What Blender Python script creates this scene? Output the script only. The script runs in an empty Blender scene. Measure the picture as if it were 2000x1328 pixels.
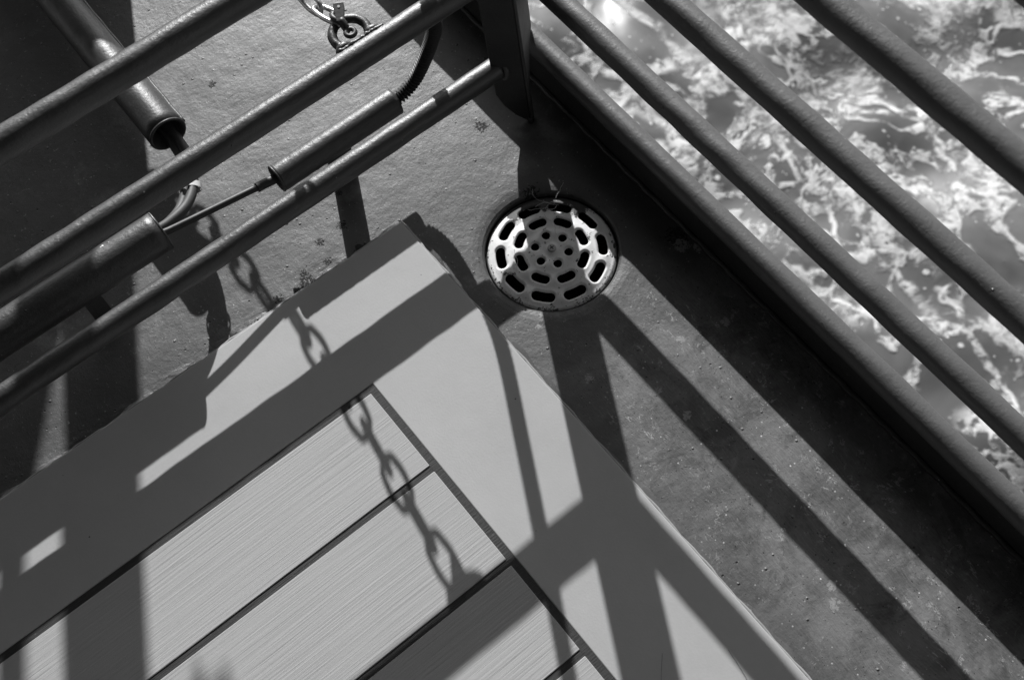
import bpy, bmesh, math, random
import numpy as np
from mathutils import Vector, Matrix
random.seed(7); rng = np.random.default_rng(7)
scene = bpy.context.scene
C = scene.collection

# ------------------------------------------------------------------ camera, sky, sun, exposure
F_PX, TH, RO, YA, CAM_H = 2313.17, math.radians(24.92119), math.radians(-4.16182), math.radians(-34.98879), 1.6
cd = bpy.data.cameras.new('camera'); cam = bpy.data.objects.new('camera', cd); C.objects.link(cam)
cam.matrix_world = Matrix.Translation((0, 0, CAM_H)) @ Matrix.Rotation(YA, 4, 'Z') @ Matrix.Rotation(TH, 4, 'X') @ Matrix.Rotation(RO, 4, 'Z')
cd.sensor_width = 36; cd.lens = F_PX / 2000 * 36; cd.clip_start = .02; cd.clip_end = 5000
cd.dof.use_dof = True; cd.dof.focus_distance = 1.62; cd.dof.aperture_fstop = 6.0; cd.dof.aperture_blades = 7
scene.camera = cam
KX, KY = .925, 1.86                                   # shadow offset per metre of height
ELEV = math.atan(1 / math.hypot(KX, KY)); AZ = math.atan2(KX, KY)
w = bpy.data.worlds.new('World'); scene.world = w; w.use_nodes = True
nt = w.node_tree; bg = nt.nodes['Background']
sky = nt.nodes.new('ShaderNodeTexSky'); sky.sky_type = 'NISHITA'; sky.sun_disc = False
sky.sun_elevation = ELEV; sky.sun_rotation = AZ
bw = nt.nodes.new('ShaderNodeRGBToBW')                # the photograph is monochrome
nt.links.new(sky.outputs[0], bw.inputs[0]); nt.links.new(bw.outputs[0], bg.inputs[0]); bg.inputs[1].default_value = .095
sl = bpy.data.lights.new('sun', 'SUN'); sun = bpy.data.objects.new('sun', sl); C.objects.link(sun)
sl.energy = 4.0; sl.angle = math.radians(.53); sl.color = (1, 1, 1)
sun.rotation_euler = Vector((KX, KY, 1)).to_track_quat('Z', 'Y').to_euler(); sun.location = (2, 4, 3)
vs = scene.view_settings; vs.view_transform = 'Standard'; vs.look = 'None'; vs.gamma = 1; vs.exposure = .55

# ------------------------------------------------------------------ node helper
class NT:
    def __init__(s, name):
        s.m = bpy.data.materials.new(name); s.m.use_nodes = True
        s.t = s.m.node_tree; s.b = s.t.nodes['Principled BSDF']; s.co = s.n('ShaderNodeNewGeometry').outputs['Position']
    def n(s, ty, **k):
        o = s.t.nodes.new(ty)
        for a, v in k.items(): setattr(o, a, v)
        return o
    def put(s, sock, v):
        if hasattr(v, 'is_output'): s.t.links.new(v, sock)
        elif isinstance(v, (tuple, list)) and sock.type == 'RGBA': sock.default_value = (*v, 1) if len(v) == 3 else v
        elif sock.type == 'RGBA': sock.default_value = (v, v, v, 1)
        else: sock.default_value = v
    def math(s, op, a, b=0., c=0., clamp=False):
        o = s.n('ShaderNodeMath', operation=op, use_clamp=clamp)
        for i, v in enumerate((a, b, c)): s.put(o.inputs[i], v)
        return o.outputs[0]
    def noise(s, sc, det=3, rough=.5, vec=None, dist=0.):
        o = s.n('ShaderNodeTexNoise'); s.put(o.inputs['Vector'], vec or s.co); o.inputs['Scale'].default_value = sc
        o.inputs['Detail'].default_value = det; o.inputs['Roughness'].default_value = rough; o.inputs['Distortion'].default_value = dist
        return o.outputs[0]
    def noisec(s, sc, det=3, vec=None):
        o = s.n('ShaderNodeTexNoise'); s.put(o.inputs['Vector'], vec or s.co); o.inputs['Scale'].default_value = sc
        o.inputs['Detail'].default_value = det
        return o.outputs[1]
    def vor(s, sc, feat='F1', vec=None, rnd=1.):
        o = s.n('ShaderNodeTexVoronoi', feature=feat); s.put(o.inputs['Vector'], vec or s.co); o.inputs['Scale'].default_value = sc
        o.inputs['Randomness'].default_value = rnd
        return o
    def scale(s, v, vec=None):
        o = s.n('ShaderNodeVectorMath', operation='MULTIPLY'); s.put(o.inputs[0], vec or s.co); o.inputs[1].default_value = v
        return o.outputs[0]
    def vadd(s, a, b, f=1.):
        o = s.n('ShaderNodeVectorMath', operation='MULTIPLY_ADD'); s.put(o.inputs[0], b); o.inputs[1].default_value = (f,) * 3; s.put(o.inputs[2], a)
        return o.outputs[0]
    def ramp(s, v, a, b, x=0., y=1.):
        o = s.n('ShaderNodeMapRange', interpolation_type='SMOOTHSTEP'); s.put(o.inputs[0], v)
        for i, q in enumerate((a, b, x, y)): s.put(o.inputs[i + 1], q)
        return o.outputs[0]
    def mix(s, f, a, b):
        o = s.n('ShaderNodeMix', data_type='FLOAT'); s.put(o.inputs[0], f); s.put(o.inputs[2], a); s.put(o.inputs[3], b)
        return o.outputs[0]
    def blob(s, x, y, r):
        o = s.n('ShaderNodeVectorMath', operation='DISTANCE'); s.put(o.inputs[0], s.scale((1, 1, 0))); o.inputs[1].default_value = (x, y, 0)
        return s.ramp(o.outputs['Value'], r * .25, r, 1, 0)
    def bump(s, h, st, dist, prev=None):
        o = s.n('ShaderNodeBump'); s.put(o.inputs['Strength'], st); o.inputs['Distance'].default_value = dist
        s.put(o.inputs['Height'], h)
        if prev: s.put(o.inputs['Normal'], prev)
        return o.outputs[0]
    def done(s, col=None, rough=None, nor=None, metal=None, spec=None, coat=None, sheen=None):
        if sheen: s.b.inputs['Sheen Roughness'].default_value = .55
        for k, v in (('Sheen Weight', sheen), ('Base Color', col), ('Roughness', rough), ('Normal', nor), ('Metallic', metal), ('Specular IOR Level', spec), ('Coat Weight', coat)):
            if v is not None: s.put(s.b.inputs[k], v)
        return s.m

def mat_deck():
    t = NT('deck_paint')
    n1 = t.noise(5, 4); n2 = t.noise(38, 5, .6, vec=t.scale((1, .6, 1))); n3 = t.noise(420, 2)
    sep = t.n('ShaderNodeSeparateXYZ'); t.put(sep.inputs[0], t.co); X, Y = sep.outputs[0], sep.outputs[1]
    # worn walkway strip beside the mat: thinner, scuffed paint
    walk = t.math('MULTIPLY', t.ramp(X, .38, .5), t.ramp(Y, .62, .45))
    col = t.math('MULTIPLY_ADD', n1, .03, .044)
    col = t.math('MULTIPLY_ADD', n2, .03, col)
    scuff = t.math('MULTIPLY', t.ramp(t.noise(30, 9, .78, vec=t.scale((1, .8, 1)), dist=.5), .54, .72), t.ramp(t.noise(6, 3), .42, .62))
    col = t.math('MULTIPLY_ADD', t.math('MULTIPLY', scuff, t.math('MULTIPLY_ADD', walk, .75, .25)), .16, col)
    col = t.math('MULTIPLY_ADD', t.math('MULTIPLY', walk, t.ramp(t.noise(11, 7, .68, dist=.8), .36, .66)), .085, col)
    col = t.math('MULTIPLY_ADD', t.math('MULTIPLY', walk, t.noise(170, 5, .7)), .05, col)
    col = t.math('MULTIPLY_ADD', t.math('MULTIPLY', walk, t.math('SUBTRACT', t.noise(1, 5, .7, vec=t.scale((560, 50, 1), t.vadd(t.co, t.noisec(6, 2), .05))), .5)), .19, col)
    vs_ = t.vor(135); cs_ = t.n('ShaderNodeSeparateColor'); t.put(cs_.inputs[0], vs_.outputs['Color'])
    salt = t.math('MULTIPLY', t.ramp(vs_.outputs['Distance'], .10, .22, 1, 0), t.ramp(cs_.outputs[0], .72, .80))
    salt = t.math('MULTIPLY', salt, t.math('MULTIPLY', t.ramp(t.noise(9, 4, .6), .40, .55), t.math('MULTIPLY_ADD', walk, .7, .3)))
    col = t.mix(salt, col, t.math('MULTIPLY_ADD', cs_.outputs[1], .6, .15))
    scr = t.ramp(t.math('ABSOLUTE', t.math('SUBTRACT', t.noise(20, 5, .7, vec=t.scale((1, .7, 1)), dist=.6), .5)), .003, .014, 1, 0)
    scr = t.math('MULTIPLY', t.math('MULTIPLY', scr, t.ramp(t.noise(45, 3), .50, .60)), t.math('MULTIPLY', walk, t.ramp(t.noise(5, 3), .42, .55)))
    col = t.mix(scr, col, .36)
    stain = t.math('MULTIPLY', t.ramp(t.noise(7, 6, .7, dist=.8), .54, .62), walk)
    col = t.math('MULTIPLY', col, t.mix(stain, 1.0, .62))
    # chipped patches
    dark = None
    for (x, y, r) in ((.627, .939, .018), (.335, 1.295, .012), (.345, .933, .013), (.30, .93, .012), (.245, .885, .022), (.25, .90, .012), (.735, .585, .03), (.375, .985, .01), (.61, .79, .02), (.29, .894, .012), (.195, .888, .014)):
        b = t.blob(x, y, r); dark = b if dark is None else t.math('MAXIMUM', dark, b)
    chip = t.ramp(t.math('MULTIPLY_ADD', dark, .20, t.noise(260, 4, .66)), .645, .66)
    lt = None
    for (x, y, r) in ((.728, .568, .02), (.745, .55, .014), (.475, .49, .012), (.62, .45, .01), (.545, .355, .012), (.69, .43, .012), (.515, .03, .014), (.53, .05, .012), (.54, .41, .01), (.47, .60, .008)):
        b = t.blob(x, y, r); lt = b if lt is None else t.math('MAXIMUM', lt, b)
    pale = t.ramp(t.math('MULTIPLY_ADD', lt, .22, t.noise(120, 5, .7, dist=1.5)), .64, .68)
    rag = t.math('MULTIPLY', t.math('MULTIPLY', t.ramp(Y, .874, .888, 1, 0), t.ramp(Y, .86, .868)), t.math('MULTIPLY', t.ramp(X, .0, .12), t.ramp(X, .33, .40, 1, 0)))
    chip = t.math('MAXIMUM', chip, t.ramp(t.math('MULTIPLY_ADD', rag, .30, t.noise(55, 5, .65, vec=t.scale((.7, 1.2, 1)))), .76, .78))
    col = t.mix(chip, col, .012); col = t.mix(pale, col, .3)
    v = t.vor(95); cell = t.n('ShaderNodeSeparateColor'); t.put(cell.inputs[0], v.outputs['Color'])
    spk = t.math('MULTIPLY', t.ramp(v.outputs['Distance'], .05, .10, 1, 0), t.ramp(cell.outputs[0], .88, .9))
    col = t.mix(spk, col, .5)
    vb = t.vor(50); cb = t.n('ShaderNodeSeparateColor'); t.put(cb.inputs[0], vb.outputs['Color'])
    bead = t.math('MULTIPLY', t.ramp(vb.outputs['Distance'], .0, .13, 1, 0), t.ramp(cb.outputs[0], .40, .92))
    pit = t.math('MULTIPLY', t.ramp(vb.outputs['Distance'], .03, .07, 1, 0), t.ramp(cb.outputs[1], .86, .9))
    col = t.mix(pit, col, .02)
    vp = t.vor(75); cp_ = t.n('ShaderNodeSeparateColor'); t.put(cp_.inputs[0], vp.outputs['Color'])
    near = t.math('MULTIPLY', t.ramp(Y, 1.02, .92, 0, 1) if False else t.ramp(Y, .90, 1.06, 1, 0), t.ramp(X, .42, .36, 0, 1) if False else t.ramp(X, .36, .46, 1, 0))
    pits = t.math('MULTIPLY', t.ramp(vp.outputs['Distance'], .06, .14, 1, 0), t.ramp(cp_.outputs[0], t.mix(near, .955, .80), t.mix(near, .965, .83)))
    col = t.mix(pits, col, .012)
    worn = t.math('MULTIPLY', t.ramp(t.noise(6.5, 6, .68), .55, .66), t.math('SUBTRACT', 1, walk))
    col = t.math('MULTIPLY_ADD', worn, t.math('MULTIPLY', t.noise(140, 4, .7), .12), col)
    # old paint brushed up to the mat leaves a ragged ridge along its edge
    rid = t.math('MULTIPLY', t.math('MULTIPLY', t.math('MULTIPLY', t.ramp(Y, .872, .9, 1, 0), t.ramp(Y, .86, .868)), t.ramp(X, .40, .43, 1, 0)), t.ramp(t.noise(60, 4, vec=t.scale((.5, 1, 1))), .45, .6))
    nb = t.bump(n1, .35, .02)
    nb = t.bump(t.noise(17, 4, .55, vec=t.scale((.8, .8, 1)), dist=.3), .25, .003, nb)
    nb = t.bump(n2, .3, .0013, nb)
    nb = t.bump(t.noise(110, 5, .68), .55, .0014, nb)
    nb = t.bump(n3, .25, .0006, nb)
    nb = t.bump(t.math('SUBTRACT', bead, t.math('MAXIMUM', chip, pits)), .8, .0035, nb)
    nb = t.bump(rid, .5, .002, nb)
    st = t.noise(1, 5, .65, vec=t.scale((620, 45, 1), t.vadd(t.co, t.noisec(6, 2), .05)))
    nb = t.bump(st, t.mix(walk, .12, .4), .0008, nb)
    ro = t.math('MULTIPLY_ADD', t.noise(30, 5, .6), .14, .42)
    ro = t.mix(walk, ro, .52); ro = t.mix(chip, ro, .9)
    return t.done(col, ro, nb, spec=t.mix(walk, .68, .55))

def mat_rail(base=.036, rough=.38, lump=.45, spec=.75):
    t = NT('rail_paint')
    n = t.noise(260, 4, .6); v = t.vor(48); c = t.n('ShaderNodeSeparateColor'); t.put(c.inputs[0], v.outputs['Color'])
    bead = t.math('MULTIPLY', t.ramp(v.outputs['Distance'], .0, .1, 1, 0), t.ramp(c.outputs[0], .8, .95))
    fleck = t.math('MULTIPLY', t.ramp(v.outputs['Distance'], .03, .07, 1, 0), t.ramp(c.outputs[1], .9, .93))
    v2 = t.vor(150); c2 = t.n('ShaderNodeSeparateColor'); t.put(c2.inputs[0], v2.outputs['Color'])
    fl2 = t.math('MULTIPLY', t.ramp(v2.outputs['Distance'], .05, .12, 1, 0), t.ramp(c2.outputs[0], .975, .985))
    col = t.math('MULTIPLY_ADD', t.noise(12, 4), .03, base - .015)
    col = t.mix(t.math('MAXIMUM', fleck, fl2), col, .38)
    nb = t.bump(t.noise(22, 3), .5 * lump, .006)
    nb = t.bump(t.noise(90, 4, .6), .55 * lump, .0022, nb)
    nb = t.bump(n, .5, .0009, nb)
    nb = t.bump(t.noise(620, 2), .35, .0004, nb)
    nb = t.bump(bead, .8, .002, nb)
    return t.done(col, t.math('MULTIPLY_ADD', t.noise(60, 3), .12, rough), nb, spec=spec)

def mat_board():
    t = NT('grey_board')
    v = t.vor(60); c = t.n('ShaderNodeSeparateColor'); t.put(c.inputs[0], v.outputs['Color'])
    dot = t.math('MULTIPLY', t.ramp(v.outputs['Distance'], .05, .10, 1, 0), t.ramp(c.outputs[0], .95, .96))
    col = t.math('MULTIPLY_ADD', t.noise(7, 6, .65), .11, .375)
    col = t.math('MULTIPLY_ADD', t.noise(120, 4, .7), .03, col)
    col = t.mix(dot, col, .08)
    nb = t.bump(t.noise(300, 3), .25, .0006)
    nb = t.bump(t.noise(9, 3), .2, .004, nb)
    return t.done(col, t.math('MULTIPLY_ADD', t.noise(14, 4), .1, .45), nb, spec=.4)

def mat_plank():
    t = NT('grained_plank')
    g1 = t.noise(1, 5, .62, vec=t.scale((5, 330, 1), t.vadd(t.co, t.noisec(4, 2), .004)))
    g2 = t.noise(1, 4, .6, vec=t.scale((14, 900, 1)))
    g3 = t.noise(1, 3, .5, vec=t.scale((2.2, 60, 1), t.vadd(t.co, t.noisec(5, 2), .01)))
    v = t.vor(55); c = t.n('ShaderNodeSeparateColor'); t.put(c.inputs[0], v.outputs['Color'])
    dot = t.math('MULTIPLY', t.ramp(v.outputs['Distance'], .03, .06, 1, 0), t.ramp(c.outputs[0], .93, .95))
    col = t.math('MULTIPLY_ADD', g1, .07, .355)
    col = t.math('MULTIPLY_ADD', t.noise(6, 3), .05, col)
    oi = t.n('ShaderNodeObjectInfo').outputs['Random']
    col = t.math('MULTIPLY', col, t.math('MULTIPLY_ADD', oi, .10, .95))
    groove = t.ramp(g1, .30, .40, 1, 0)
    col = t.math('MULTIPLY_ADD', groove, -.07, col)
    col = t.mix(dot, col, .06)
    nb = t.bump(g1, .55, .0013)
    nb = t.bump(g2, .3, .0003, nb)
    nb = t.bump(g3, .25, .0015, nb)
    return t.done(col, .55, nb, spec=.3)

def mat_seam():
    t = NT('dark_seam')
    a = t.noise(1, 4, .6, vec=t.scale((25, 500, 1))); b = t.ramp(t.noise(160, 4, .7), .62, .72)
    col = t.math('MULTIPLY_ADD', a, .03, .03); col = t.mix(b, col, .1)
    return t.done(col, .6, t.bump(a, .8, .0012), spec=.3)

def mat_plain(name, col, rough=.5, metal=0., bs=200, bd=.0006, var=.2, spec=.5):
    t = NT(name)
    c = t.math('MULTIPLY_ADD', t.noise(bs * .2, 4), col * var * 2, col * (1 - var))
    return t.done(c, t.math('MULTIPLY_ADD', t.noise(bs * .3, 3), .1, rough - .05), t.bump(t.noise(bs, 3), .5, bd), metal, spec)

def mat_grate():
    t = NT('worn_white_enamel')
    vt = t.n('ShaderNodeVectorMath', operation='DISTANCE'); t.put(vt.inputs[0], t.scale((1, 1, 0))); vt.inputs[1].default_value = (.570, .690, 0)
    r = vt.outputs['Value']
    far = t.n('ShaderNodeVectorMath', operation='DISTANCE'); t.put(far.inputs[0], t.scale((1, 1, 0))); far.inputs[1].default_value = (.625, .765, 0)
    crescent = t.math('MULTIPLY', t.ramp(far.outputs['Value'], .05, .085, 1, 0), t.ramp(r, .068, .082))  # far-rim crescent: dirt and the deck edge's shadow, both put into the colour
    n = t.noise(90, 5, .7)
    grime_shade = t.ramp(t.math('MULTIPLY_ADD', crescent, .30, n), .60, .68)
    rim = t.ramp(t.math('MULTIPLY_ADD', t.ramp(r, .088, .0995), .14, t.noise(150, 5, .7)), .67, .70)
    spot = t.ramp(t.noise(110, 3, .6, dist=.6), .68, .70)
    col = t.math('MULTIPLY_ADD', t.noise(18, 4), .10, .80)
    col = t.mix(t.math('MULTIPLY', t.ramp(t.noise(34, 4), .45, .7), .35), col, .55)
    col = t.mix(t.math('MAXIMUM', grime_shade, t.math('MAXIMUM', rim, spot)), col, .07)
    return t.done(col, t.mix(grime_shade, .38, .7), t.bump(t.noise(260, 3), .3, .0008, t.bump(grime_shade, .5, .0008)), spec=.5)

def mat_water():
    t = NT('churned_sea')
    w1 = t.vadd(t.co, t.noisec(1.1, 4), .42)
    w2 = t.vadd(w1, t.noisec(5.0, 5), .13)
    def ridge(n, wd): return t.ramp(t.math('DIVIDE', t.math('ABSOLUTE', t.math('SUBTRACT', n, .5)), wd), .35, 1., 1, 0)
    den = t.ramp(t.noise(.8, 3, vec=w1), .40, .60)
    r1 = ridge(t.noise(1.0, 4, .58, vec=w1), t.mix(den, .018, .050))
    r2 = t.math('MULTIPLY', ridge(t.noise(2.3, 4, .6, vec=w2), .038), t.ramp(t.noise(1.0, 3), .44, .54))
    e1 = t.vor(2.0, 'DISTANCE_TO_EDGE', w2).outputs['Distance']
    web = t.math('MULTIPLY', t.math('SUBTRACT', 1, t.ramp(t.math('DIVIDE', e1, t.mix(den, .045, .16)), .35, 1.)), t.ramp(t.noise(1.4, 4), .40, .50))
    brk = t.ramp(t.noise(11, 6, .7, vec=w1), .40, .54, .04, 1)
    patch = t.math('MULTIPLY', t.ramp(t.noise(1.15, 7, .64, vec=w2), .56, .63), t.ramp(t.noise(11, 6, .7, vec=w1), .36, .58, .25, 1))
    foam = t.math('MAXIMUM', t.math('MULTIPLY', t.math('MAXIMUM', web, t.math('MAXIMUM', r1, r2)), brk), patch)
    dots = None
    for sc_, th_ in ((11, .74), (17, .80), (27, .84)):
        vd = t.vor(sc_, 'F1', w1); c = t.n('ShaderNodeSeparateColor'); t.put(c.inputs[0], vd.outputs['Color'])
        q = t.math('MULTIPLY', t.ramp(vd.outputs['Distance'], .12, .20, 1, 0), t.ramp(c.outputs[0], th_, th_ + .03)); dots = q if dots is None else t.math('MAXIMUM', dots, q)
    dots = t.math('MULTIPLY', dots, t.ramp(t.noise(1.6, 3, .6), .42, .56))
    foam = t.math('MAXIMUM', foam, dots)
    grain = t.noise(11, 5, .62, vec=w2)
    foam = t.math('MULTIPLY', foam, t.ramp(grain, .28, .60, .62, 1.))
    haze = t.math('MULTIPLY', t.ramp(t.noise(1.1, 4, .6, vec=w2), .42, .66), .20)
    col = t.mix(t.math('MAXIMUM', foam, haze), t.math('MULTIPLY_ADD', t.noise(1.8, 3), .06, .08), .68)
    nb = t.bump(t.noise(1.5, 3, .5, dist=.3), .45, .10)
    nb = t.bump(foam, .35, .03, nb)
    return t.done(col, t.mix(foam, .34, .85), nb, spec=.3)

M = dict(deck=mat_deck(), rail=mat_rail(), brightened_rail=mat_rail(.082, .46, .4), post=mat_rail(.022, .5, .4, .35), pipe=mat_rail(.040, .38, .45), board=mat_board(), plank=mat_plank(), seam=mat_seam(),  # side rails: lighter copy of the rail paint, raising their sunlit faces
         grate=mat_grate(), water=mat_water(), steel=mat_plain('galvanised_steel', .55, .36, .85, 260, .0004, .25),
         dark=mat_plain('dark_iron', .05, .45), rubber=mat_plain('black_rubber', .024, .52, 0, 300, .0003), cable=mat_plain('grey_cable_sheath', .06, .6, 0, 200, .0002),
         tie=mat_plain('white_plastic', .7, .35, 0, 100, .0001, .05), pit=mat_plain('drain_darkness', .006, .9), brass=mat_plain('screw_metal', .42, .35, .6, 300, .0003),
         hull=mat_plain('hull_paint', .08, .4), straw=mat_plain('dry_straw', .55, .6), blocker=mat_plain('blocker_paint', .25, .5), ink=mat_plain('debris_dark', .03, .7))

# ------------------------------------------------------------------ mesh helpers
def link(name, v, f, mat, parent=None, smooth=True, sharp=None):
    o0 = Vector(parent.location) if parent else Vector((0, 0, 0))
    if parent and parent.parent: o0 = o0 + Vector(parent.parent.location)
    me = bpy.data.meshes.new(name)
    me.from_pydata([tuple(Vector(p) - o0) for p in v], [], f); me.materials.append(mat)
    bm = bmesh.new(); bm.from_mesh(me); bmesh.ops.recalc_face_normals(bm, faces=bm.faces); bm.to_mesh(me); bm.free()
    if smooth:
        me.polygons.foreach_set('use_smooth', [True] * len(me.polygons))
        if sharp is not None: me.set_sharp_from_angle(angle=math.radians(sharp))
    o = bpy.data.objects.new(name, me); C.objects.link(o)
    if parent: o.parent = parent
    return o
def thing(name, label, cat, loc=(0, 0, 0), group=None):
    o = bpy.data.objects.new(name, None); C.objects.link(o); o.location = loc; o.empty_display_size = .05
    o['label'] = label; o['category'] = cat
    if group: o['group'] = group
    return o
def tag(o, label, cat, group=None):
    o['label'] = label; o['category'] = cat
    if group: o['group'] = group
    return o
def struct(o): o['kind'] = 'structure'; return o
def spline(pts, n):
    P = [np.array(p, float) for p in pts]; P = [2 * P[0] - P[1]] + P + [2 * P[-1] - P[-2]]; out = []
    for i in range(1, len(P) - 2):
        for j in range(n):
            t = j / n; a, b, c, d = P[i - 1], P[i], P[i + 1], P[i + 2]
            out.append(.5 * (2 * b + (c - a) * t + (2 * a - 5 * b + 4 * c - d) * t * t + (3 * b - a - 3 * c + d) * t ** 3))
    out.append(P[-2]); return out
def tube(path, r, seg=24, closed=False, caps=True, wob=0., bore=0.):
    P = [np.array(p, float) for p in path]; n = len(P); V = []; Fc = []
    R = r if hasattr(r, '__len__') else [r] * n
    T = []
    for i in range(n):
        a = P[(i - 1) % n] if (closed or i > 0) else P[i]; b = P[(i + 1) % n] if (closed or i < n - 1) else P[i]
        t = b - a; T.append(t / (np.linalg.norm(t) + 1e-12))
    up = np.array([0, 0, 1.]) if abs(T[0][2]) < .9 else np.array([1., 0, 0])
    u = np.cross(T[0], up); u /= np.linalg.norm(u); fr = []
    for i in range(n):
        u = u - T[i] * u.dot(T[i]); u /= np.linalg.norm(u); fr.append((u, np.cross(T[i], u)))
    if closed:   # remove twist
        u0, v0 = fr[0]; ue = u - T[0] * u.dot(T[0]); tw = math.atan2(ue.dot(v0), ue.dot(u0))
        fr2 = []
        for i, (a, b) in enumerate(fr):
            q = -tw * i / n; fr2.append((a * math.cos(q) + b * math.sin(q), b * math.cos(q) - a * math.sin(q)))
        fr = fr2
    ph = rng.uniform(0, 6.28, 12); fq = rng.uniform(6, 60, 12)
    for i in range(n):
        a, b = fr[i]; s = i / max(1, n - 1)
        for k in range(seg):
            q = 2 * math.pi * k / seg; rr = R[i]
            if wob: rr += wob * sum(math.sin(fq[j] * s * 6 + ph[j] + (j % 4) * q) for j in range(12)) / 4
            V.append(P[i] + rr * (a * math.cos(q) + b * math.sin(q)))
    m = n if closed else n - 1
    for i in range(m):
        for k in range(seg):
            j = (i + 1) % n; Fc.append((i * seg + k, i * seg + (k + 1) % seg, j * seg + (k + 1) % seg, j * seg + k))
    if caps and not closed:
        if bore:
            base = len(V)
            for i, ins in ((0, min(n - 1, 1)), (n - 1, max(0, n - 2))):
                a, b = fr[i]; T0 = T[i] * (1 if i == 0 else -1); s0 = len(V)
                for dep, rr in ((0, bore), (.12, bore)):
                    for k in range(seg):
                        q = 2 * math.pi * k / seg; V.append(P[i] + T0 * dep + rr * (a * math.cos(q) + b * math.sin(q)))
                for k in range(seg):
                    k2 = (k + 1) % seg; Fc.append((i * seg + k, i * seg + k2, s0 + k2, s0 + k)); Fc.append((s0 + k, s0 + k2, s0 + seg + k2, s0 + seg + k))
                Fc.append(tuple(s0 + seg + k for k in range(seg)))
        else:
            Fc.append(tuple(range(seg))); Fc.append(tuple((n - 1) * seg + k for k in range(seg)))
    return V, Fc
def line(a, b, n): a = np.array(a, float); b = np.array(b, float); return [a + (b - a) * i / n for i in range(n + 1)]
def box(x0, x1, y0, y1, z0, z1):
    V = [(x, y, z) for z in (z0, z1) for y in (y0, y1) for x in (x0, x1)]
    return V, [(0, 1, 3, 2), (4, 5, 7, 6), (0, 1, 5, 4), (2, 3, 7, 6), (0, 2, 6, 4), (1, 3, 7, 5)]
def join(*vf):
    V = []; Fc = []
    for v, f in vf:
        o = len(V); V += list(v); Fc += [tuple(i + o for i in q) for q in f]
    return V, Fc
def bevel(o, wd, seg=2):
    m = o.modifiers.new('bevel', 'BEVEL'); m.width = wd; m.segments = seg; m.limit_method = 'ANGLE'
def prism(poly, axis_vec, th):
    a = np.array(axis_vec, float) * th; n = len(poly); P = [np.array(p, float) for p in poly]
    V = [p - a / 2 for p in P] + [p + a / 2 for p in P]
    return V, [tuple(range(n)), tuple(range(n, 2 * n))] + [(i, (i + 1) % n, (i + 1) % n + n, i + n) for i in range(n)]
LEAN = -.085

# ------------------------------------------------------------------ deck, hull, water
DX, DY, DR = .570, .690, .1035
def make_deck():
    V = []; Fc = []; N = 96
    rings = [(DR, -.0145), (DR + .0015, -.0050), (DR + .0045, -.0022), (DR + .012, -.0008), (DR + .02, -.0001), (DR + .04, 0)]
    for r, z in rings:
        for k in range(N):
            q = 2 * math.pi * k / N; V.append((DX + r * math.cos(q), DY + r * math.sin(q), z))
    for i in range(len(rings) - 1):
        for k in range(N): Fc.append((i * N + k, i * N + (k + 1) % N, (i + 1) * N + (k + 1) % N, (i + 1) * N + k))
    s = .20; b0 = len(V)      # square ring around
    for k in range(N):
        q = 2 * math.pi * k / N; c, d = math.cos(q), math.sin(q); m = s / max(abs(c), abs(d)); V.append((DX + m * c, DY + m * d, 0))
    o = (len(rings) - 1) * N
    for k in range(N): Fc.append((o + k, o + (k + 1) % N, b0 + (k + 1) % N, b0 + k))
    # rest of the sheet
    xs = [-6, DX - s, DX + s, .792]; ys = [-8, DY - s, DY + s, 9]
    g = {}
    for i, x in enumerate(xs):
        for j, y in enumerate(ys): g[i, j] = len(V); V.append((x, y, 0))
    for i in range(3):
        for j in range(3):
            if (i, j) != (1, 1): Fc.append((g[i, j], g[i + 1, j], g[i + 1, j + 1], g[i, j + 1]))
    # rolled edge and deck plate edge
    e = len(V); V += [(.792, -8, 0), (.792, 9, 0), (.798, -8, -.006), (.798, 9, -.006), (.798, -8, -.05), (.798, 9, -.05)]
    Fc += [(e, e + 1, e + 3, e + 2), (e + 2, e + 3, e + 5, e + 4)]
    return V, Fc
d = link('deck', *make_deck(), M['deck'], smooth=False); struct(d)
struct(link('hull', *box(-6, .79, -8, 9, -5.2, -.35), M['hull'], smooth=False))
# well of the drain
WZ = -3.9
def make_water():
    n = 420; xs = np.concatenate([[-60, -20, -5], np.linspace(.2, 13, n), [25, 80, 600]]); ys = np.concatenate([[-600, -60, -15], np.linspace(-6, 9, n), [20, 80, 600]])
    X, Y = np.meshgrid(xs, ys, indexing='ij'); Z = np.full_like(X, WZ)
    for i in range(26):
        a = rng.uniform(0, 6.28); k = rng.uniform(1.2, 14); A = .05 / (k ** .9)
        Z += A * np.sin(k * (X * math.cos(a) + Y * math.sin(a)) + rng.uniform(0, 6.28) + .6 * np.sin(1.7 * X + 1.3 * Y * math.cos(a)))
    V = np.stack([X, Y, Z], -1).reshape(-1, 3); m = len(ys); I, J = np.meshgrid(range(len(xs) - 1), range(m - 1), indexing='ij')
    b = (I * m + J).reshape(-1); Fc = np.stack([b, b + m, b + m + 1, b + 1], -1)
    me = bpy.data.meshes.new('water'); me.from_pydata(V.tolist(), [], Fc.tolist()); me.materials.append(M['water'])
    me.polygons.foreach_set('use_smooth', [True] * len(me.polygons))
    o = bpy.data.objects.new('water', me); C.objects.link(o); return o
struct(make_water())

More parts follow.
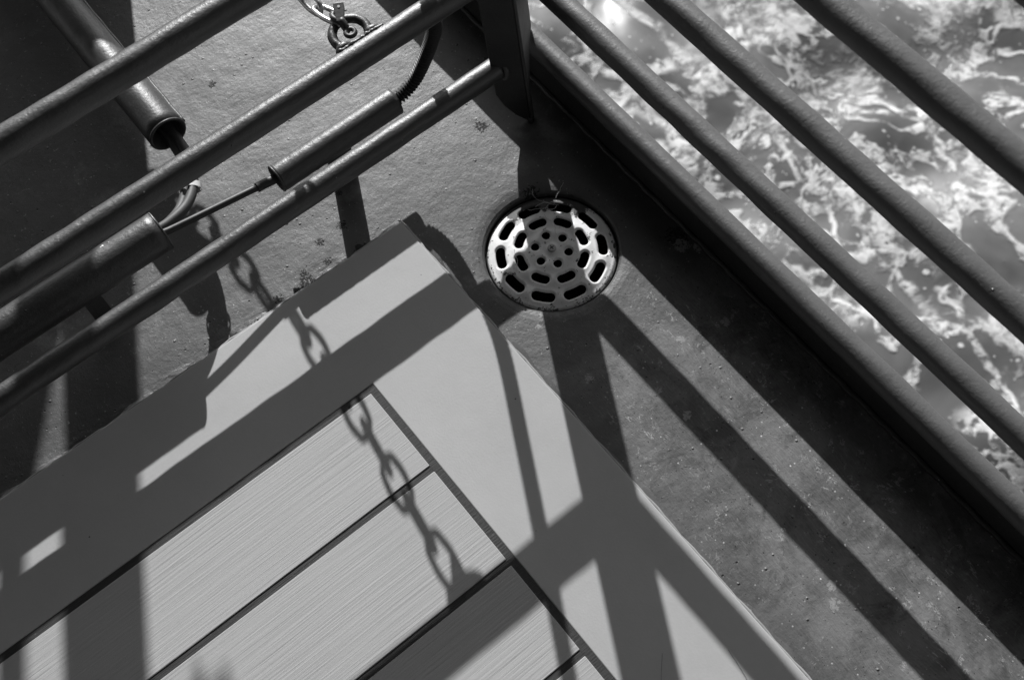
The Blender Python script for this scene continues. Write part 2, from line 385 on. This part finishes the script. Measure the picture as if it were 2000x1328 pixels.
# ------------------------------------------------------------------ planked deck covering
MZ = .02; MX = .4148; MY = .868; IX = .2212; IY = .6765; SW = .0112
cover = thing('deck_covering', 'light grey planked deck covering with a wide smooth border and dark seams', 'deck covering', (-.3, .2, 0))
bV = [(-3.2, MY, 0), (MX, MY, 0), (MX, -3, 0), (IX, -3, 0), (IX, IY, 0), (-3.2, IY, 0)]
def lprism(P, z0, z1):
    n = len(P); V = [(x, y, z0) for x, y, _ in P] + [(x, y, z1) for x, y, _ in P]
    return V, [tuple(range(n)), tuple(range(n, 2 * n))] + [(i, (i + 1) % n, (i + 1) % n + n, i + n) for i in range(n)]
o = link('border_board', *lprism(bV, .001, MZ), M['board'], cover, smooth=False); bevel(o, .0016, 2)
o = link('edge_bead', *join(tube([p + np.array([0, .0009 * math.sin(i * .9) + .0007 * math.sin(i * 2.3), 0]) for i, p in enumerate(line((-3.2, MY + .001, MZ - .004), (MX, MY + .001, MZ - .004), 300))], .0022, 8),
                            tube([p + np.array([.0008 * math.sin(i * .8) + .0006 * math.sin(i * 2.1), 0, 0]) for i, p in enumerate(line((MX + .001, MY, MZ - .004), (MX + .001, -3, MZ - .004), 320))], .0024, 8)),
         mat_plain('sealant_bead', .34, .35, 0, 150, .001, .35), cover)
o = link('sealant_fillet', *join(prism([(0, MY, .001), (0, MY, .013), (0, MY + .009, .001)], (1, 0, 0), .001),), M['deck'], cover)
bpy.data.objects.remove(o)
def fillet(a, b, nrm):   # painted-over sealant sloping from the board down to the deck
    a = np.array(a, float); b = np.array(b, float); nrm = np.array(nrm, float); n = 260; V = []; Fc = []
    for i in range(n + 1):
        p = a + (b - a) * i / n; w_ = .010 + .004 * math.sin(i * .37) + .003 * math.sin(i * 1.31 + 2)
        V += [p + nrm * .0005 + np.array([0, 0, .0155 + .001 * math.sin(i * .6)]), p + nrm * w_ * .4 + np.array([0, 0, .008]), p + nrm * w_ + np.array([0, 0, .0006])]
        if i:
            k = 3 * i; Fc += [(k - 3, k - 2, k + 1, k), (k - 2, k - 1, k + 2, k + 1)]
    return V, Fc
link('paint_fillet', *join(fillet((-3.2, MY, 0), (MX, MY, 0), (0, 1, 0)), fillet((MX, MY, 0), (MX, -3, 0), (1, 0, 0))), M['deck'], cover)
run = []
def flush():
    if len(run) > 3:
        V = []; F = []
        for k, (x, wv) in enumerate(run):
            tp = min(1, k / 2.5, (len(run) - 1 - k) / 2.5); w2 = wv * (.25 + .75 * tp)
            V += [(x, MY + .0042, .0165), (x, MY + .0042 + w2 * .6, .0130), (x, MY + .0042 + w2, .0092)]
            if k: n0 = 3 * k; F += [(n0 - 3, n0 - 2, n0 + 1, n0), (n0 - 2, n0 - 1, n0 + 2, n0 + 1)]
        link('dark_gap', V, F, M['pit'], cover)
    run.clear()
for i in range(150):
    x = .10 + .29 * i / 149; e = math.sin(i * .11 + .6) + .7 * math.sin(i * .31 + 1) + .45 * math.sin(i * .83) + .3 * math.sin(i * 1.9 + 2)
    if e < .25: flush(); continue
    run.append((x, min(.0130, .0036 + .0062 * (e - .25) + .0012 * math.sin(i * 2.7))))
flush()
ys = [IY - SW, .5237, .3515, .1969, .035, -.13, -.30, -.47, -.64, -.81, -1.0, -3]
for i in range(len(ys) - 1):
    y1 = ys[i] if i == 0 else ys[i] - SW * .95; y0 = ys[i + 1]
    o = link('plank', *box(-3.2, IX - SW, y0, y1, .001, MZ + .0003), M['plank'], cover, smooth=False); bevel(o, .0009, 2)
    if i < len(ys) - 2:
        link('seam', *box(-3.2, IX - SW, y0 - SW * .95 + .0001, y0 - .0001, .001, MZ - .0012), M['seam'], cover, smooth=False)
link('seam', *lprism([(-3.2, IY, 0), (IX, IY, 0), (IX, -3, 0), (IX - SW, -3, 0), (IX - SW, IY - SW, 0), (-3.2, IY - SW, 0)], .0013, MZ - .0009), M['seam'], cover, smooth=False)

# ------------------------------------------------------------------ floor drain
drain = thing('floor_drain', 'round white perforated drain cover set in the dark deck beside the railing corner', 'drain', (DX, DY, 0))
def make_grate():
    R_ = .1012; st = .00075; n = int(2 * R_ / st) + 3
    xs = (np.arange(n) - n / 2 + .5) * st; X, Y = np.meshgrid(xs, xs, indexing='ij')
    def cap(cx, cy, ang, L, W):   # slot bent along its ring: capsule sdf
        dx, dy = X - cx, Y - cy; tx, ty = -math.sin(ang), math.cos(ang)
        t = np.clip(dx * tx + dy * ty, -L / 2 + W / 2, L / 2 - W / 2); return np.hypot(dx - t * tx, dy - t * ty) - W / 2
    def arc(rr, ang, L, W):
        r = np.hypot(X, Y); a = np.angle(np.exp(1j * (np.arctan2(Y, X) - ang))); h = (L - W) / 2 / rr
        ac = np.clip(a, -h, h) + ang; return np.hypot(X - rr * np.cos(ac), Y - rr * np.sin(ac)) - W / 2
    S = np.full_like(X, 9.)
    for k in range(10): S = np.minimum(S, arc(.0795, math.radians(5 + 36 * k), .0365, .0146))
    for k in range(8): S = np.minimum(S, arc(.0520, math.radians(31 + 45 * k), .0292, .0138))
    for k in range(6): S = np.minimum(S, cap(.0262 * math.cos(math.radians(11 + 60 * k)), .0262 * math.sin(math.radians(11 + 60 * k)), 0, .0128, .0128))
    rim = R_ - np.hypot(X, Y); S2 = np.minimum(S, rim)
    gx, gy = np.gradient(S2, st); g = np.hypot(gx, gy) + 1e-9
    mv = (S2 < 0) & (S2 > -2.2 * st)
    X = np.where(mv, X - S2 * gx / g, X); Y = np.where(mv, Y - S2 * gy / g, Y); Sc = np.maximum(S2, 0)
    rr = np.hypot(X, Y)
    Z = -.0098 + .0120 * (1 - (rr / R_) ** 2.4) + .0012 * np.cos(2 * math.pi * rr / .027)
    lip = np.clip(1 - np.maximum(S, 0) / .0042, 0, 1); Z -= .0034 * lip ** 2
    lr = np.clip(1 - np.maximum(rim, 0) / .006, 0, 1); Z -= .005 * lr ** 2
    inside = S2 > -.9 * st; keep = inside[:-1, :-1] & inside[1:, :-1] & inside[1:, 1:] & inside[:-1, 1:]
    cen = (S2[:-1, :-1] + S2[1:, :-1] + S2[1:, 1:] + S2[:-1, 1:]) / 4 > -.35 * st; keep &= cen
    I, J = np.nonzero(keep); b = I * n + J; Fq = np.stack([b, b + n, b + n + 1, b + 1], -1)
    used = np.unique(Fq); mp = -np.ones(n * n, int); mp[used] = np.arange(len(used))
    V = np.stack([X.ravel()[used] + DX, Y.ravel()[used] + DY, Z.ravel()[used]], -1)
    return V.tolist(), mp[Fq].tolist()
g = link('grate', *make_grate(), M['grate'], drain)
sm = g.modifiers.new('thick', 'SOLIDIFY'); sm.thickness = .0022; sm.offset = -1
ring = [(DX + .1002 * math.cos(q), DY + .1002 * math.sin(q), -.0138) for q in np.linspace(0, 2 * math.pi, 97)[:-1]]
link('frame', *tube(ring, .0015, 10, closed=True), mat_plain('drain_frame', .07, .6, .0, 120, .001, .4), drain)
def cyl(x, y, r, z0, z1, n=48, close_top=False):
    V = [(x + r * math.cos(2 * math.pi * k / n), y + r * math.sin(2 * math.pi * k / n), z) for z in (z0, z1) for k in range(n)]
    Fc = [(k, (k + 1) % n, n + (k + 1) % n, n + k) for k in range(n)] + [tuple(range(n))]
    if close_top: Fc.append(tuple(range(n, 2 * n)))
    return V, Fc
link('well', *cyl(DX, DY, .1034, -.16, -.0122), M['pit'], drain)
V, Fc = cyl(DX + .0, DY + .0, .0066, .001, .0061, 28, True)
sc = link('screw', V, Fc, M['brass'], drain, sharp=40); bevel(sc, .0012, 3)
link('screw_slot', *join(box(DX - .0038, DX + .0038, DY - .0008, DY + .0008, .0056, .0064), box(DX - .0008, DX + .0008, DY - .0038, DY - .0009, .0056, .0064), box(DX - .0008, DX + .0008, DY + .0009, DY + .0038, .0056, .0064)), M['ink'], sc, smooth=False)
# dry strands caught in the slots
st = []
for (x, y, L, a) in ((.622, .748, .05, 2.2), (.628, .742, .04, 2.6), (.61, .752, .03, 3.3), (.632, .755, .03, .4), (.60, .745, .045, -2.1), (.497, .69, .05, .2)):
    p = [(x, y, .003)]; q = a
    for k in range(6):
        q += random.uniform(-.5, .5); p.append((p[-1][0] + L / 6 * math.cos(q), p[-1][1] + L / 6 * math.sin(q), .002 + random.uniform(.001, .005)))
    st.append(tube(spline(p, 5), .00028, 5))
for k in range(2):
    st.append(tube([(.617 + .010 * math.cos(q) * (1 - k * .3), .748 + .006 * math.sin(q), .004 + .002 * math.sin(q * 2)) for q in np.linspace(0, 5.6, 24)], .00028, 5))
hr_ = [tube(spline([(p[0], p[1], MZ + .0012) for p in P_], 8), .00022, 5) for P_ in ([(.29, .125), (.262, .095), (.245, .06), (.235, .02), (.215, -.01)], [(.36, .075), (.352, .03), (.335, -.01), (.315, -.02), (.308, .0)], [(.305, .035), (.29, .01), (.28, -.03)])]
tag(link('hair_strands', *join(*hr_), M['ink']), 'thin dark curled hairs lying on the light grey border board', 'hair')
tag(link('dry_grass', *join(*st), M['straw']), 'thin curled dry grass strands caught on the white drain cover', 'grass')

# ------------------------------------------------------------------ side railing along the deck edge
side = thing('railing', 'dark painted side railing of parallel round rails above the sea', 'railing', (.76, .9, 0), 'railings meeting at the deck corner')
Y1, Y0 = 1.045, -2.4
for x, z, y1, r in ((.7575, .0904, 3.6, .019), (.765, .2229, Y1, .0188), (.7563, .4257, Y1, .0188), (.747, .630, Y1, .0188), (.740, .825, Y1, .019), (.731, 1.03, Y1, .022)):
    link('rail', *tube(line((x, Y0, z), (x, y1, z), int((y1 - Y0) * 110)), r, 36, wob=.00035), M['brightened_rail'], side)
link('toe_plate', *box(.7535, .7605, Y0, 3.6, .001, .078), M['rail'], side, smooth=False)
link('weld_bead', *join(tube([p + np.array([.0009 * math.sin(i * 1.1), 0, 0]) for i, p in enumerate(line((.751, Y0, .003), (.751, 3.6, .003), 700))], .0055, 8), tube([p + np.array([.0006 * math.sin(i * 1.7), 0, 0]) for i, p in enumerate(line((.7505, Y0, .073), (.7505, 3.6, .073), 700))], .003, 8)), M['rail'], side)
# angle-bar corner post
def flange(ax, ay, bx, by, th, polyz):   # vertical plate from A to B (plan), polygon given as (s, z)
    A = np.array([ax, ay]); B = np.array([bx, by]); d_ = B - A; n_ = np.array([-d_[1], d_[0]]); n_ /= np.linalg.norm(n_)
    P = [(A[0] + d_[0] * s + LEAN * z, A[1] + d_[1] * s, z) for s, z in polyz]
    return prism(P, (n_[0], n_[1], 0), th)
RX, RY = .6965, .897
f1 = flange(RX, RY, .6600, .929, .006, [(0, .0), (.12, .004), (.45, .018), (.8, .045), (1, .075), (1, 1.25), (0, 1.25)])
f2 = flange(RX + .004, RY + .002, .770, .976, .006, [(0, 0), (.08, .0), (.10, .085), (.5, .108), (1, .112), (1, 1.25), (0, 1.25)])
po = link('corner_post', *f1, M['post'], side, smooth=False); bevel(po, .0018, 2)
po = link('post_flange', *f2, M['post'], side, smooth=False); bevel(po, .0018, 2)
link('weld_bead', *join(tube([(RX + LEAN * z + .0025, RY - .001, z) for z in np.linspace(0, 1.25, 60)], .0032, 8),
     tube(line((.6955, .8955, .001), (.6965, .8965, .012), 3), .0055, 8)), M['rail'], side)
for y in (-1.9,):
    link('post', *tube(line((.757, y, .0), (.757 + LEAN * 1.1, y, 1.1), 20), .02, 20), M['rail'], side)

# ------------------------------------------------------------------ cross railing
cross = thing('railing', 'dark cross railing with a chain loop welded on its middle rail', 'railing', (0, .927, 0), 'railings meeting at the deck corner')
X0, X1 = -2.2, .668
ends = {}
for y, z, x1 in ((.9287, .1352, .664), (.9245, .349, .650), (.926, .5537, .632), (.927, .76, .615), (.927, 1.0, .60)):
    rr = .0186 if z < .3 else .0188
    link('rail', *tube(line((X0, y, z), (x1, y, z), 260), rr, 36, wob=.00035), M['rail'], cross)
    cb = [(x1 - .001, y + .0195 * math.cos(q), z + .0195 * math.sin(q)) for q in np.linspace(0, 2 * math.pi, 25)[:-1]]
    link('weld_collar', *tube(cb, .0042, 8, closed=True, wob=.0003), M['rail'], cross)
link('post', *tube(line((-2.0, .927, 0), (-2.09, .927, 1.05), 20), .02, 20), M['rail'], cross)
# loop welded on the middle rail
LX, LY, LZ = .4475, .9245, .350
EY, EZ = .995, .06
lp = [(LX + .0245 * math.cos(q), LY + EY * (.036 + .0245 * math.sin(q)), LZ + EZ * (.036 + .0245 * math.sin(q))) for q in np.linspace(-.42, math.pi + .42, 34)]
lp = [(LX + .0225, LY + EY * .012, LZ + EZ * .012)] + lp + [(LX - .0225, LY + EY * .012, LZ + EZ * .012)]
link('eye_loop', *tube(lp, [.0080, .0072] + [.0064] * 32 + [.0072, .0080], 16, wob=.0003), M['rail'], cross)
wb = []
for sx in (-1, 1):
    wb.append(tube([(LX + sx * .034, LY + .014, LZ + .008), (LX + sx * .028, LY + .018, LZ + .009), (LX + sx * .020, LY + .019, LZ + .009), (LX + sx * .013, LY + .016, LZ + .010)], [.003, .006, .0068, .0035], 12, wob=.0006))
V0 = [(LX - .034 + .0024 * k, LY + .0125 + random.uniform(-.0008, .0008), LZ + .0130 + random.uniform(-.0006, .0006)) for k in range(31)]
wb.append(tube(V0, [.0032 + random.uniform(-.0008, .0010) for k in range(31)], 12))
link('weld_bead', *join(*wb), M['rail'], cross)

# ------------------------------------------------------------------ chain and shackle
ch = thing('chain', 'bright galvanised link chain hanging from the loop on the middle cross rail', 'chain', (.43, .99, .34))
cp = spline([(.447, .990, .352), (.443, 1.06, .336), (.450, 1.2, .318), (.455, 1.4, .300), (.444, 1.6, .288), (.405, 1.8, .288), (.37, 1.99, .30)], 60)
Lc = [0]
for i in range(1, len(cp)): Lc.append(Lc[-1] + np.linalg.norm(cp[i] - cp[i - 1]))
def at(s):
    i = min(len(cp) - 2, max(0, np.searchsorted(Lc, s) - 1)); t = (s - Lc[i]) / (Lc[i + 1] - Lc[i]); return cp[i] + (cp[i + 1] - cp[i]) * t, (cp[i + 1] - cp[i]) / np.linalg.norm(cp[i + 1] - cp[i])
def linkpath(c, T, roll, L=.0610, W=.0205):
    T = np.array(T); up = np.array([0, 0, 1.]); u = np.cross(T, up); u /= np.linalg.norm(u); v = np.cross(u, T)
    s_ = u * math.cos(roll) + v * math.sin(roll); P = []
    h = (L - W) / 2
    for k in range(12): q = -math.pi / 2 + math.pi * k / 11; P.append(c + T * (h + W / 2 * math.cos(q)) + s_ * W / 2 * math.sin(q))
    for k in range(12): q = math.pi / 2 + math.pi * k / 11; P.append(c + T * (-h + W / 2 * math.cos(q)) + s_ * W / 2 * math.sin(q))
    out = []
    for i in range(len(P)):
        out.append(P[i])
        if i in (11, 23):
            b_ = P[(i + 1) % len(P)]
            for j in (1, 2, 3, 4, 5): f = j / 6; out.append(P[i] * (1 - f) + b_ * f + s_ * (1 if i == 11 else -1) * .0022 * math.sin(math.pi * f))
    return out
s = .018; k = 0
while s < Lc[-1] - .02:
    c, T = at(s); roll = (-.48 if k % 2 == 0 else 1.16) + random.uniform(-.12, .12)
    link('link', *tube(linkpath(c, T, roll), .0037, 12, closed=True), M['steel'], ch); s += .0505; k += 1
sk = thing('shackle', 'small dark shackle with a pierced pin joining the chain to the welded loop', 'shackle', (.433, .975, .35))
sv = np.array([.4470, .9825, .352])
U = [sv + np.array(p) for p in ((-.004, .012, .009), (-.006, .004, .012), (-.003, -.006, .011), (.0, -.012, .004), (.002, -.012, -.004), (.003, -.006, -.010), (.004, .004, -.011), (.002, .012, -.008))]
link('bow', *tube(spline(U, 6), .0040, 12), M['dark'], sk)
link('pin', *tube(line(sv + np.array((-.004, .011, .013)), sv + np.array((.004, .011, -.012)), 4), .0040, 12), M['dark'], sk)
FX = np.array([.86, -.50, 0.]); FU = np.array([-.10, -.14, .98]); FX /= np.linalg.norm(FX); FU -= FX * FU.dot(FX); FU /= np.linalg.norm(FU); FN = np.cross(FU, FX)
eo = sv + np.array((.005, .006, .0165))
ear = [eo + FX * a * .85 + FN * b for a, b in ((-.0060, -.016), (.0060, -.016), (.0090, .004), (.0080, .012), (-.0080, .012), (-.0090, .004))]
er = link('pin_ear', *prism(ear, FU, .003), M['dark'], sk, smooth=False); bevel(er, .0008, 2)
hc = eo + FN * .0055 + FU * .0022
link('ear_hole', [hc + (FX * math.cos(q) + FN * math.sin(q)) * .0018 for q in np.linspace(0, 2 * math.pi, 15)[:-1]], [tuple(range(14))], M['tie'], er)
q0 = sv + np.array((-.0015, -.0265, .008))
link('pin_eye', *tube([q0 + np.array((.0062 * math.cos(q), .0062 * math.sin(q), 0)) for q in np.linspace(0, 2 * math.pi, 25)[:-1]], .0034, 12, closed=True), M['dark'], sk)
link('pin_shank', *tube(line(eo - FN * .012, q0 + np.array((.0006, .0075, 0)), 4), [.0045, .0052, .0050, .0046, .0042], 12), M['dark'], sk)

# ------------------------------------------------------------------ conduits, cables, hose
p3 = thing('conduit_pipe', 'thick dark open-ended pipe entering from the upper left corner of the deck', 'pipe', (.2106, 1.19, 0), 'cable conduit pipes')
link('pipe', *tube(line((.2106, 1.180, .098), (.2106, 2.3, .098), 60), .0305, 40, bore=.0265, wob=.0002), M['pipe'], p3)
link('rim', *tube([(.2106 + .0292 * math.cos(q), 1.181, .098 + .0292 * math.sin(q)) for q in np.linspace(0, 2 * math.pi, 49)[:-1]], .0022, 8, closed=True), M['pipe'], p3)
link('weld_seam', *tube([p + np.array([.0004 * math.sin(i * .9), 0, 0]) for i, p in enumerate(line((.2106 + .0315, 1.188, .094), (.2106 + .0315, 2.3, .094), 160))], .0032, 8), M['pipe'], p3)
b = link('support_bracket', *box(.19, .23, 1.72, 1.726, 0, .09), M['pipe'], p3, smooth=False)
p2 = thing('conduit_pipe', 'thick dark pipe behind the lowest cross rail with one small white paint chip', 'pipe', (.1, 1.0257, 0), 'cable conduit pipes')
link('pipe', *tube(line((-2.2, 1.0257, .120), (.111, 1.0257, .120), 160), .0304, 40, bore=.0265, wob=.0002), M['pipe'], p2)
link('rim', *tube([(.110, 1.0257 + .0292 * math.cos(q), .120 + .0292 * math.sin(q)) for q in np.linspace(0, 2 * math.pi, 49)[:-1]], .0019, 8, closed=True), M['pipe'], p2)
o = link('support_bracket', *box(-.040, -.012, 1.0225, 1.0285, 0, .095), M['pipe'], p2, smooth=False)
link('paint_chip', *join(cyl(.0275, 1.0375, .0016, .1470, .1482, 8, True), cyl(.0300, 1.0380, .0021, .1470, .1482, 7, True)), M['tie'], p2)
s1 = thing('conduit_pipe', 'short dark pipe sleeve between the lowest and middle cross rails', 'pipe', (.41, 1.0075, 0), 'cable conduit pipes')
link('pipe', *tube(line((.2945, 1.0075, .094), (.5165, 1.0075, .094), 40), .0222, 36, bore=.0195, wob=.00025), M['pipe'], s1)
link('rim', *tube([(.2955, 1.0075 + .0213 * math.cos(q), .094 + .0213 * math.sin(q)) for q in np.linspace(0, 2 * math.pi, 41)[:-1]], .0016, 8, closed=True), M['pipe'], s1)
link('support_bracket', *box(.381, .424, 1.0045, 1.0105, 0, .076), M['pipe'], s1, smooth=False)

def cable(name, pts, r, m, label, grp=None, n=14):
    return tag(link(name, *tube(spline(pts, n), r, 14), m), label, 'cable', grp)
c1 = [(.214, 1.30, .090), (.219, 1.18, .086), (.213, 1.13, .086), (.194, 1.085, .092), (.166, 1.050, .105), (.130, 1.032, .117), (.09, 1.028, .122), (0, 1.026, .122)]
c2 = [(.214, 1.30, .082), (.210, 1.18, .080), (.202, 1.13, .080), (.181, 1.088, .087), (.153, 1.052, .101), (.120, 1.033, .113), (.08, 1.024, .116), (0, 1.022, .116)]
cable('cable', c1, .0078, M['cable'], 'outer of two grey cables curving between the big pipe ends', 'cables between the pipe ends')
cable('cable', c2, .0078, M['cable'], 'inner of two grey cables curving between the big pipe ends', 'cables between the pipe ends')
tc = np.array([.1850, 1.0820, .0915])
tie = thing('cable_tie', 'white tie wrapped round the two grey cables below the middle cross rail', 'cable tie', tuple(tc))
td = np.array([-.5, -.85, .1]); td /= np.linalg.norm(td); tu = np.cross(td, [0, 0, 1]); tu /= np.linalg.norm(tu); tv = np.cross(tu, td); TVS = 1 if tv[2] > 0 else -1
V = []; Fc = []; N = 28
for j, (dd, ex) in enumerate(((-.0050, 0), (-.0050, .0012), (.0050, .0012), (.0050, 0))):
    for k in range(N):
        q = 2 * math.pi * k / N; V.append(tc + td * dd + tu * (.0172 + ex) * math.cos(q) + tv * (.0112 + ex) * math.sin(q))
for j in range(3):
    for k in range(N): Fc.append((j * N + k, j * N + (k + 1) % N, (j + 1) * N + (k + 1) % N, (j + 1) * N + k))
link('strap', V, Fc, M['tie'], tie, sharp=40)
bx = box(-.006, .006, -.006, .006, 0, .004); link('buckle', [tc + tu * (v[0] + .003) + td * v[1] + tv * (v[2] + .0118) * TVS for v in bx[0]], bx[1], M['tie'], tie, smooth=False)
cable('cable', [(.02, 1.022, .130), (.09, 1.018, .128), (.125, 1.0155, .1225), (.17, 1.013, .116), (.22, 1.011, .108), (.27, 1.009, .100), (.30, 1.0075, .096), (.36, 1.0075, .094)], .0054, M['rubber'], 'thin black cable running straight from the thick pipe into the short sleeve')
# tape lump where the thin cable enters the sleeve
cable('cable_tape', [(.262, 1.009, .101), (.275, 1.0088, .0995), (.288, 1.0080, .0975), (.31, 1.0075, .095)], .0075, M['rubber'], 'lump of black tape wrapping the thin cable at the sleeve mouth')
hp = spline([(.47, 1.0075, .094), (.512, 1.0078, .095), (.533, 1.0065, .101), (.556, 1.003, .122), (.575, .999, .156), (.588, .994, .192), (.594, .987, .232), (.590, .986, .30), (.584, .986, .38), (.574, .986, .49)], 10)
ls = [0]
for i in range(1, len(hp)): ls.append(ls[-1] + np.linalg.norm(hp[i] - hp[i - 1]))
n = int(ls[-1] / .0007); hq = [np.array([np.interp(t, ls, [p[j] for p in hp]) for j in range(3)]) for t in np.linspace(0, ls[-1], n)]
hr = [.0096 + .0022 * math.sin(2 * math.pi * i * .0007 / .0056) for i in range(n)]
tag(link('corrugated_hose', *tube(hq, hr, 20), M['rubber']), 'black ribbed hose curving up out of the short pipe sleeve', 'hose')
# fitting the hose rises into (above the picture)
fit = thing('junction_box', 'round dark fitting at the top end of the ribbed hose', 'junction box', (.576, .986, .48))
link('housing', *tube(line((.575, .986, .475), (.572, .986, .520), 4), [.018, .032, .034, .032, .018], 28), M['dark'], fit)
link('stem', *tube(line((.574, .986, .50), (.525, .986, 1.1), 8), .011, 16), M['dark'], fit)

# ------------------------------------------------------------------ things beyond the frame that throw the big shadows
v1 = thing('stanchion', 'wide flat dark stanchion beyond the open gate on the deck edge', 'post', (.684, 2.36, 0))
bb = box(.634, .734, 2.334, 2.387, 0, 2.3)
link('post', [(x + LEAN * z, y, z) for x, y, z in bb[0]], bb[1], M['rail'], v1, smooth=False)
link('foot_plate', *box(.60, .77, 2.29, 2.43, 0, .012), M['rail'], v1, smooth=False)
v2 = thing('stanchion', 'thin round dark stanchion farther along the deck edge', 'post', (.725, 2.7, 0))
link('post', *tube(line((.727, 2.7, 0), (.727 + LEAN * 2.3, 2.7, 2.3), 10), .020, 18), M['rail'], v2)
link('foot_plate', *box(.67, .77, 2.64, 2.76, 0, .012), M['rail'], v2, smooth=False)
o = link('shadow_plate', *prism([(.38, 2.68, .66), (.842, 2.68, .66), (.640, 2.68, 1.0), (.38, 2.68, 1.0)], (0, 1, 0), .012), M['blocker'], v2, smooth=False)  # unseen plate added to the thin stanchion, shaped for its slanted shadow edge
lk = thing('shade_blocker', 'unseen low grey locker beyond the open gate', 'blocker', (.4, 2.2, 0))  # unseen box added to close the lit gap between the stanchion shadows
o = link('body', *box(.22, .555, 2.0, 2.30, 0, .44), M['blocker'], lk, smooth=False); bevel(o, .006, 3)
o = link('lid', *box(.215, .56, 1.995, 2.305, .442, .462), M['blocker'], lk, smooth=False); bevel(o, .006, 3)
link('hook', *tube([(.37 + .012 * math.cos(q), 1.985 + .006 * math.sin(q), .305 + .012 * math.sin(q)) for q in np.linspace(0, 2 * math.pi, 17)[:-1]], .004, 8, closed=True), M['steel'], lk)
cl = []  # unseen loops added to throw the curled shadow on the planks
for k, (dx, L) in enumerate(((-.01, .050), (.015, .036), (.045, .052), (.066, .060), (.092, .040), (.115, .034))):
    zc = 1.084 - L / 2; cl.append(tube([(.660 + dx + .014 * math.cos(q), 2.32 + .01 * k + .02 * math.cos(q), zc + (L / 2) * math.sin(q)) for q in np.linspace(0, 2 * math.pi, 33)[:-1]], .006, 8, closed=True))
cl.append(tube(line((.60, 2.34, 1.086), (.79, 2.35, 1.086), 3), .008, 8))
tag(link('shadow_loops', *join(*cl), M['dark']), 'unseen dark rope hung beside the wide stanchion', 'loops')

# ------------------------------------------------------------------ unseen overhead slab and walls behind the camera, added to block sky fill
oh = link('sky_block_slab', *box(-6, .70, -7, 9.0, 2.55, 2.65), mat_plain('overhead_paint', .10, .6), smooth=False); struct(oh)
cw = thing('sky_block_wall', 'unseen dark wall behind the camera, added to block sky light', 'wall', (-2.6, -1, 0))
link('wall_panel', *box(-2.75, -2.6, -7, 2.0, .004, 2.545), M['hull'], cw, smooth=False)
link('wall_panel', *box(-2.6, .70, -2.75, -2.6, .004, 2.545), M['hull'], cw, smooth=False)
